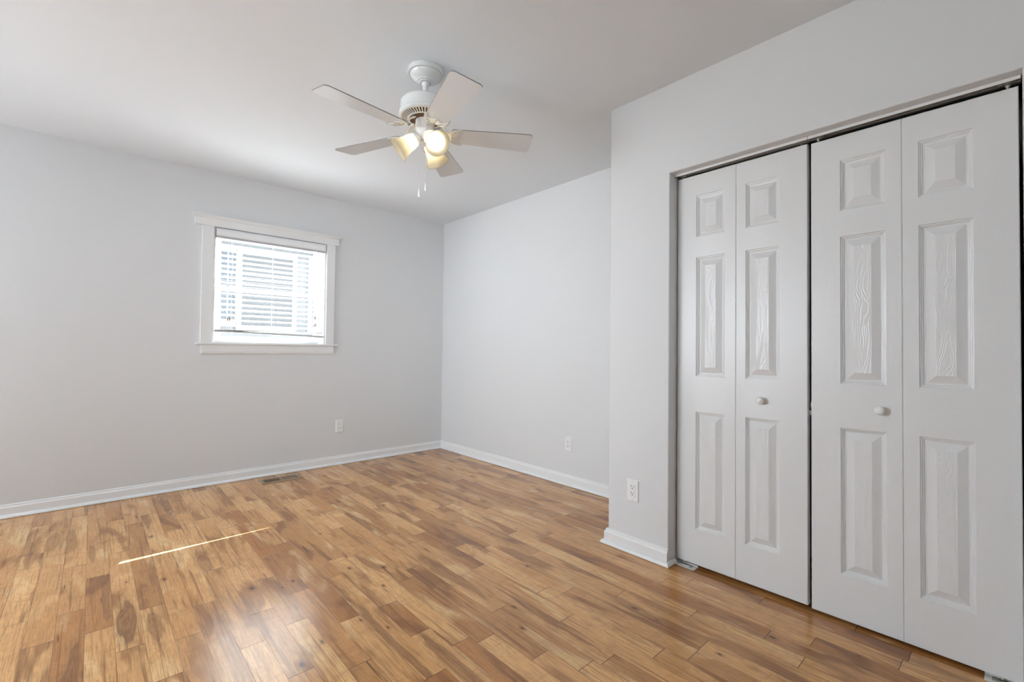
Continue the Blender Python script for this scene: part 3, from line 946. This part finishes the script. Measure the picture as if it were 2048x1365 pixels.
def iron_mesh():
    """scrolled blade bracket: stem, crescent plate with openings, screws; local x = radial, z=0 at blade centre"""
    half = [(.060, .011), (.078, .0125), (.096, .0105), (.108, .0125), (.116, .022), (.126, .038), (.140, .0500), (.158, .0570), (.176, .0590), (.1840, .0560), (.1835, .0505), (.174, .0465), (.166, .0400), (.1615, .0310), (.1620, .0215), (.167, .0140), (.1725, .0070), (.174, .000)]
    out = half + [(x, -y) for x, y in half[::-1][1:]]
    holes = []
    for (cx, cy, a, b, rot) in ((.139, .0275, .0150, .0062, 52), (.139, -.0275, .0150, .0062, -52), (.140, 0, .0105, .0058, 0)):
        c, s = math.cos(math.radians(rot)), math.sin(math.radians(rot))
        holes.append([(cx + a * math.cos(t) * c - b * math.sin(t) * s, cy + a * math.cos(t) * s + b * math.sin(t) * c) for t in [2 * PI * k / 14 for k in range(14)]])
    bm = bmesh.new()
    edges = []
    for loop in [out] + holes:
        vs = [bm.verts.new((x, y, 0)) for x, y in loop]
        for k in range(len(vs)): edges.append(bm.edges.new((vs[k], vs[(k + 1) % len(vs)])))
    bmesh.ops.triangle_fill(bm, use_beauty=True, edges=edges)
    bmesh.ops.recalc_face_normals(bm, faces=bm.faces)
    g = bmesh.ops.extrude_face_region(bm, geom=list(bm.faces))
    ev = {v for v in g['geom'] if isinstance(v, bmesh.types.BMVert)}
    for v in bm.verts:
        top = v not in ev
        x, y = v.co.x, v.co.y
        th = .0045 if x < .11 else .0038
        q = max(0.0, min(1.0, (x - .066) / .062)); q = q * q * (3 - 2 * q)
        zc = (1 - q) * .060 + q * (-.0032)
        tilt = -math.tan(PITCH) * y * q
        v.co.z = zc + tilt - (0 if top else th)
    # raised rim ribs
    for rr, y, x in ((.0052, .047, .165), (.0052, -.047, .165), (.0045, 0, .162)):
        lathe(bm, [(rr, 0), (rr, -.002), (rr * .5, -.0035), (0, -.0037)], 12, Matrix.Translation((x, y, -.0070 - math.tan(PITCH) * y)))
    bmesh.ops.recalc_face_normals(bm, faces=bm.faces)
    me = bpy.data.meshes.new('blade_iron'); bm.to_mesh(me); bm.free(); me.materials.append(MFAN)
    return me


bmesh_blade, bmesh_iron = blade_mesh(), iron_mesh()
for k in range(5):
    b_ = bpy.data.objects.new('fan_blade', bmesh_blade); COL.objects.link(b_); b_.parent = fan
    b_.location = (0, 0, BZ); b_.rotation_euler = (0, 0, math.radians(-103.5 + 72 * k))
    i_ = bpy.data.objects.new('blade_iron', bmesh_iron); COL.objects.link(i_); i_.parent = b_

for az in (-93, 147, 27):
    a = math.radians(az); er = Vector((math.cos(a), math.sin(a), 0))
    tilt = math.radians(53)
    ax = (er * math.sin(tilt) + Vector((0, 0, -1)) * math.cos(tilt)).normalized()
    p0 = er * .034 + Vector((0, 0, -.334))
    mt = Matrix.Translation(p0) @ ax.to_track_quat('Z', 'Y').to_matrix().to_4x4()
    bm = bmesh.new()
    lathe(bm, [(0, -.010), (.014, -.010), (.024, -.006), (.0285, .001), (.0300, .006), (.0300, .014), (.0285, .0145), (.0280, .008), (0, .006)], 36, mt)
    tube(bm, [er * .022 + Vector((0, 0, -.318)), er * .026 + Vector((0, 0, -.326)), p0], .011, 12)
    for j in range(3):
        b2 = 2 * PI * j / 3 + .5
        lathe(bm, [(.0028, 0), (.0028, .006), (.001, .007), (0, .007)], 10, mt @ Matrix.Translation((.0295 * math.cos(b2), .0295 * math.sin(b2), .010)) @ Matrix.Rotation(b2, 4, 'Z') @ Matrix.Rotation(PI / 2, 4, 'Y'))
    arm = fpart('lamp_holder', bm, MFAN)
    bm = bmesh.new()
    prof = [(.0265, .008), (.0275, .013), (.0310, .018), (.0345, .026), (.0370, .038), (.0385, .052), (.0405, .067), (.0445, .083), (.0505, .098), (.0570, .109), (.0615, .1150)]
    inner = [(rr - .0028, z - .0004) for rr, z in prof[::-1]]
    lathe(bm, prof + [(.0608, .1165), (.0595, .1160)] + inner, 48, mt)
    shd = fpart('lamp_shade', bm, MSHADE, smooth=True)
    bm = bmesh.new()
    lathe(bm, [(.0105, .006), (.0105, .024), (.0130, .028), (.0185, .040), (.0205, .052), (.0190, .064), (.0130, .077), (.0060, .086), (0, .089)], 24, mt, cap0=True)
    fpart('light_bulb', bm, MBULB, shd, smooth=True)

rv = Vector((.7386, -.6741, 0)); cv = Vector((-.519, -.855, 0))
for lat, dep, zt, zb in ((-.021, .046, -.292, -.603), (.006, -.046, -.292, -.537)):
    p0 = rv * lat + cv * dep
    bm = bmesh.new()
    tube(bm, [p0 * .95 + Vector((0, 0, zt + .002)), p0 * 1.12 + Vector((0, 0, zt)), p0 * 1.16 + Vector((0, 0, zt - .006))], .0022, 8)
    q = p0 * 1.16
    z = zt - .006
    tube(bm, [q + Vector((0, 0, z)), q + Vector((0, 0, zb))], .00055, 5)
    while z > zb:
        bmesh.ops.create_icosphere(bm, subdivisions=1, radius=.00125, matrix=Matrix.Translation(q + Vector((0, 0, z)))); z -= .0042
    bmesh.ops.create_icosphere(bm, subdivisions=2, radius=.003, matrix=Matrix.Translation(q + Vector((0, 0, zt - .055))))
    ch = fpart('pull_chain', bm, MCHAIN, smooth=True)
    bm = bmesh.new()
    lathe(bm, [(0, zb + .002), (.0022, zb + .001), (.0030, zb - .006), (.0042, zb - .016), (.0050, zb - .030), (.0050, zb - .038), (.0042, zb - .040), (0, zb - .040)], 20, Matrix.Translation(q))
    pk = fpart('pull_knob', bm, MKNOB, ch)

# ------------------------------------------------------------------ outside
bm = bmesh.new(); box(bm, -18, 16, TH, 22, -.75, -.60)
gd = done('ground', bm, MGRND); struct(gd, 'pale concrete yard outside the window', 'ground')
HY = 8.0
hs = root('neighbour_house', (0, HY + 2, -.6), 'pale neighbouring house seen through the window blind', 'house')
bm = bmesh.new()
lap = .14; z = -.6
pr = []
while z < 3.55:
    pr += [(HY - .012, z), (HY, z + lap - .001)]
    z += lap
pr += [(HY + 3.5, z), (HY + 3.5, -.6)]
prism(bm, pr, 'x', -7.0, 9.0)
done('house_wall', bm, MSIDE, hs)
bm = bmesh.new(); prism(bm, [(HY - .30, 3.58), (HY - .30, 3.72), (HY + 2.0, 4.5), (HY + 4.0, 3.72), (HY + 4.0, 3.58)], 'x', -7.4, 9.4)
done('house_roof', bm, MROOF, hs)
for (x0, x1, z0, z1, mt_, mul) in ((-.27, .84, 1.55, 3.30, MHSHADE, 0), (-.78, -.405, 1.65, 3.30, MHPANE, 1), (1.33, 1.70, 1.55, 3.25, MHPANE, 1)):
    bm = bmesh.new(); c = .11
    box(bm, x0 - c, x0, HY - .04, HY, z0 - c, z1 + c); box(bm, x1, x1 + (.02 if x0 < -.5 else c), HY - .04, HY, z0 - c, z1 + c)
    box(bm, x0, x1, HY - .04, HY, z1, z1 + c); box(bm, x0, x1, HY - .05, HY, z0 - c, z0)
    if mul:
        box(bm, x0, x1, HY - .03, HY - .005, (z0 + z1) / 2 - .02, (z0 + z1) / 2 + .02); box(bm, (x0 + x1) / 2 + .02, (x0 + x1) / 2 + .045, HY - .03, HY - .005, z0, z1)
    w_ = done('house_window', bm, MHTRIM, hs)
    bm = bmesh.new(); box(bm, x0, x1, HY - .028, HY - .020, z0, z1); done('house_pane', bm, mt_, w_)
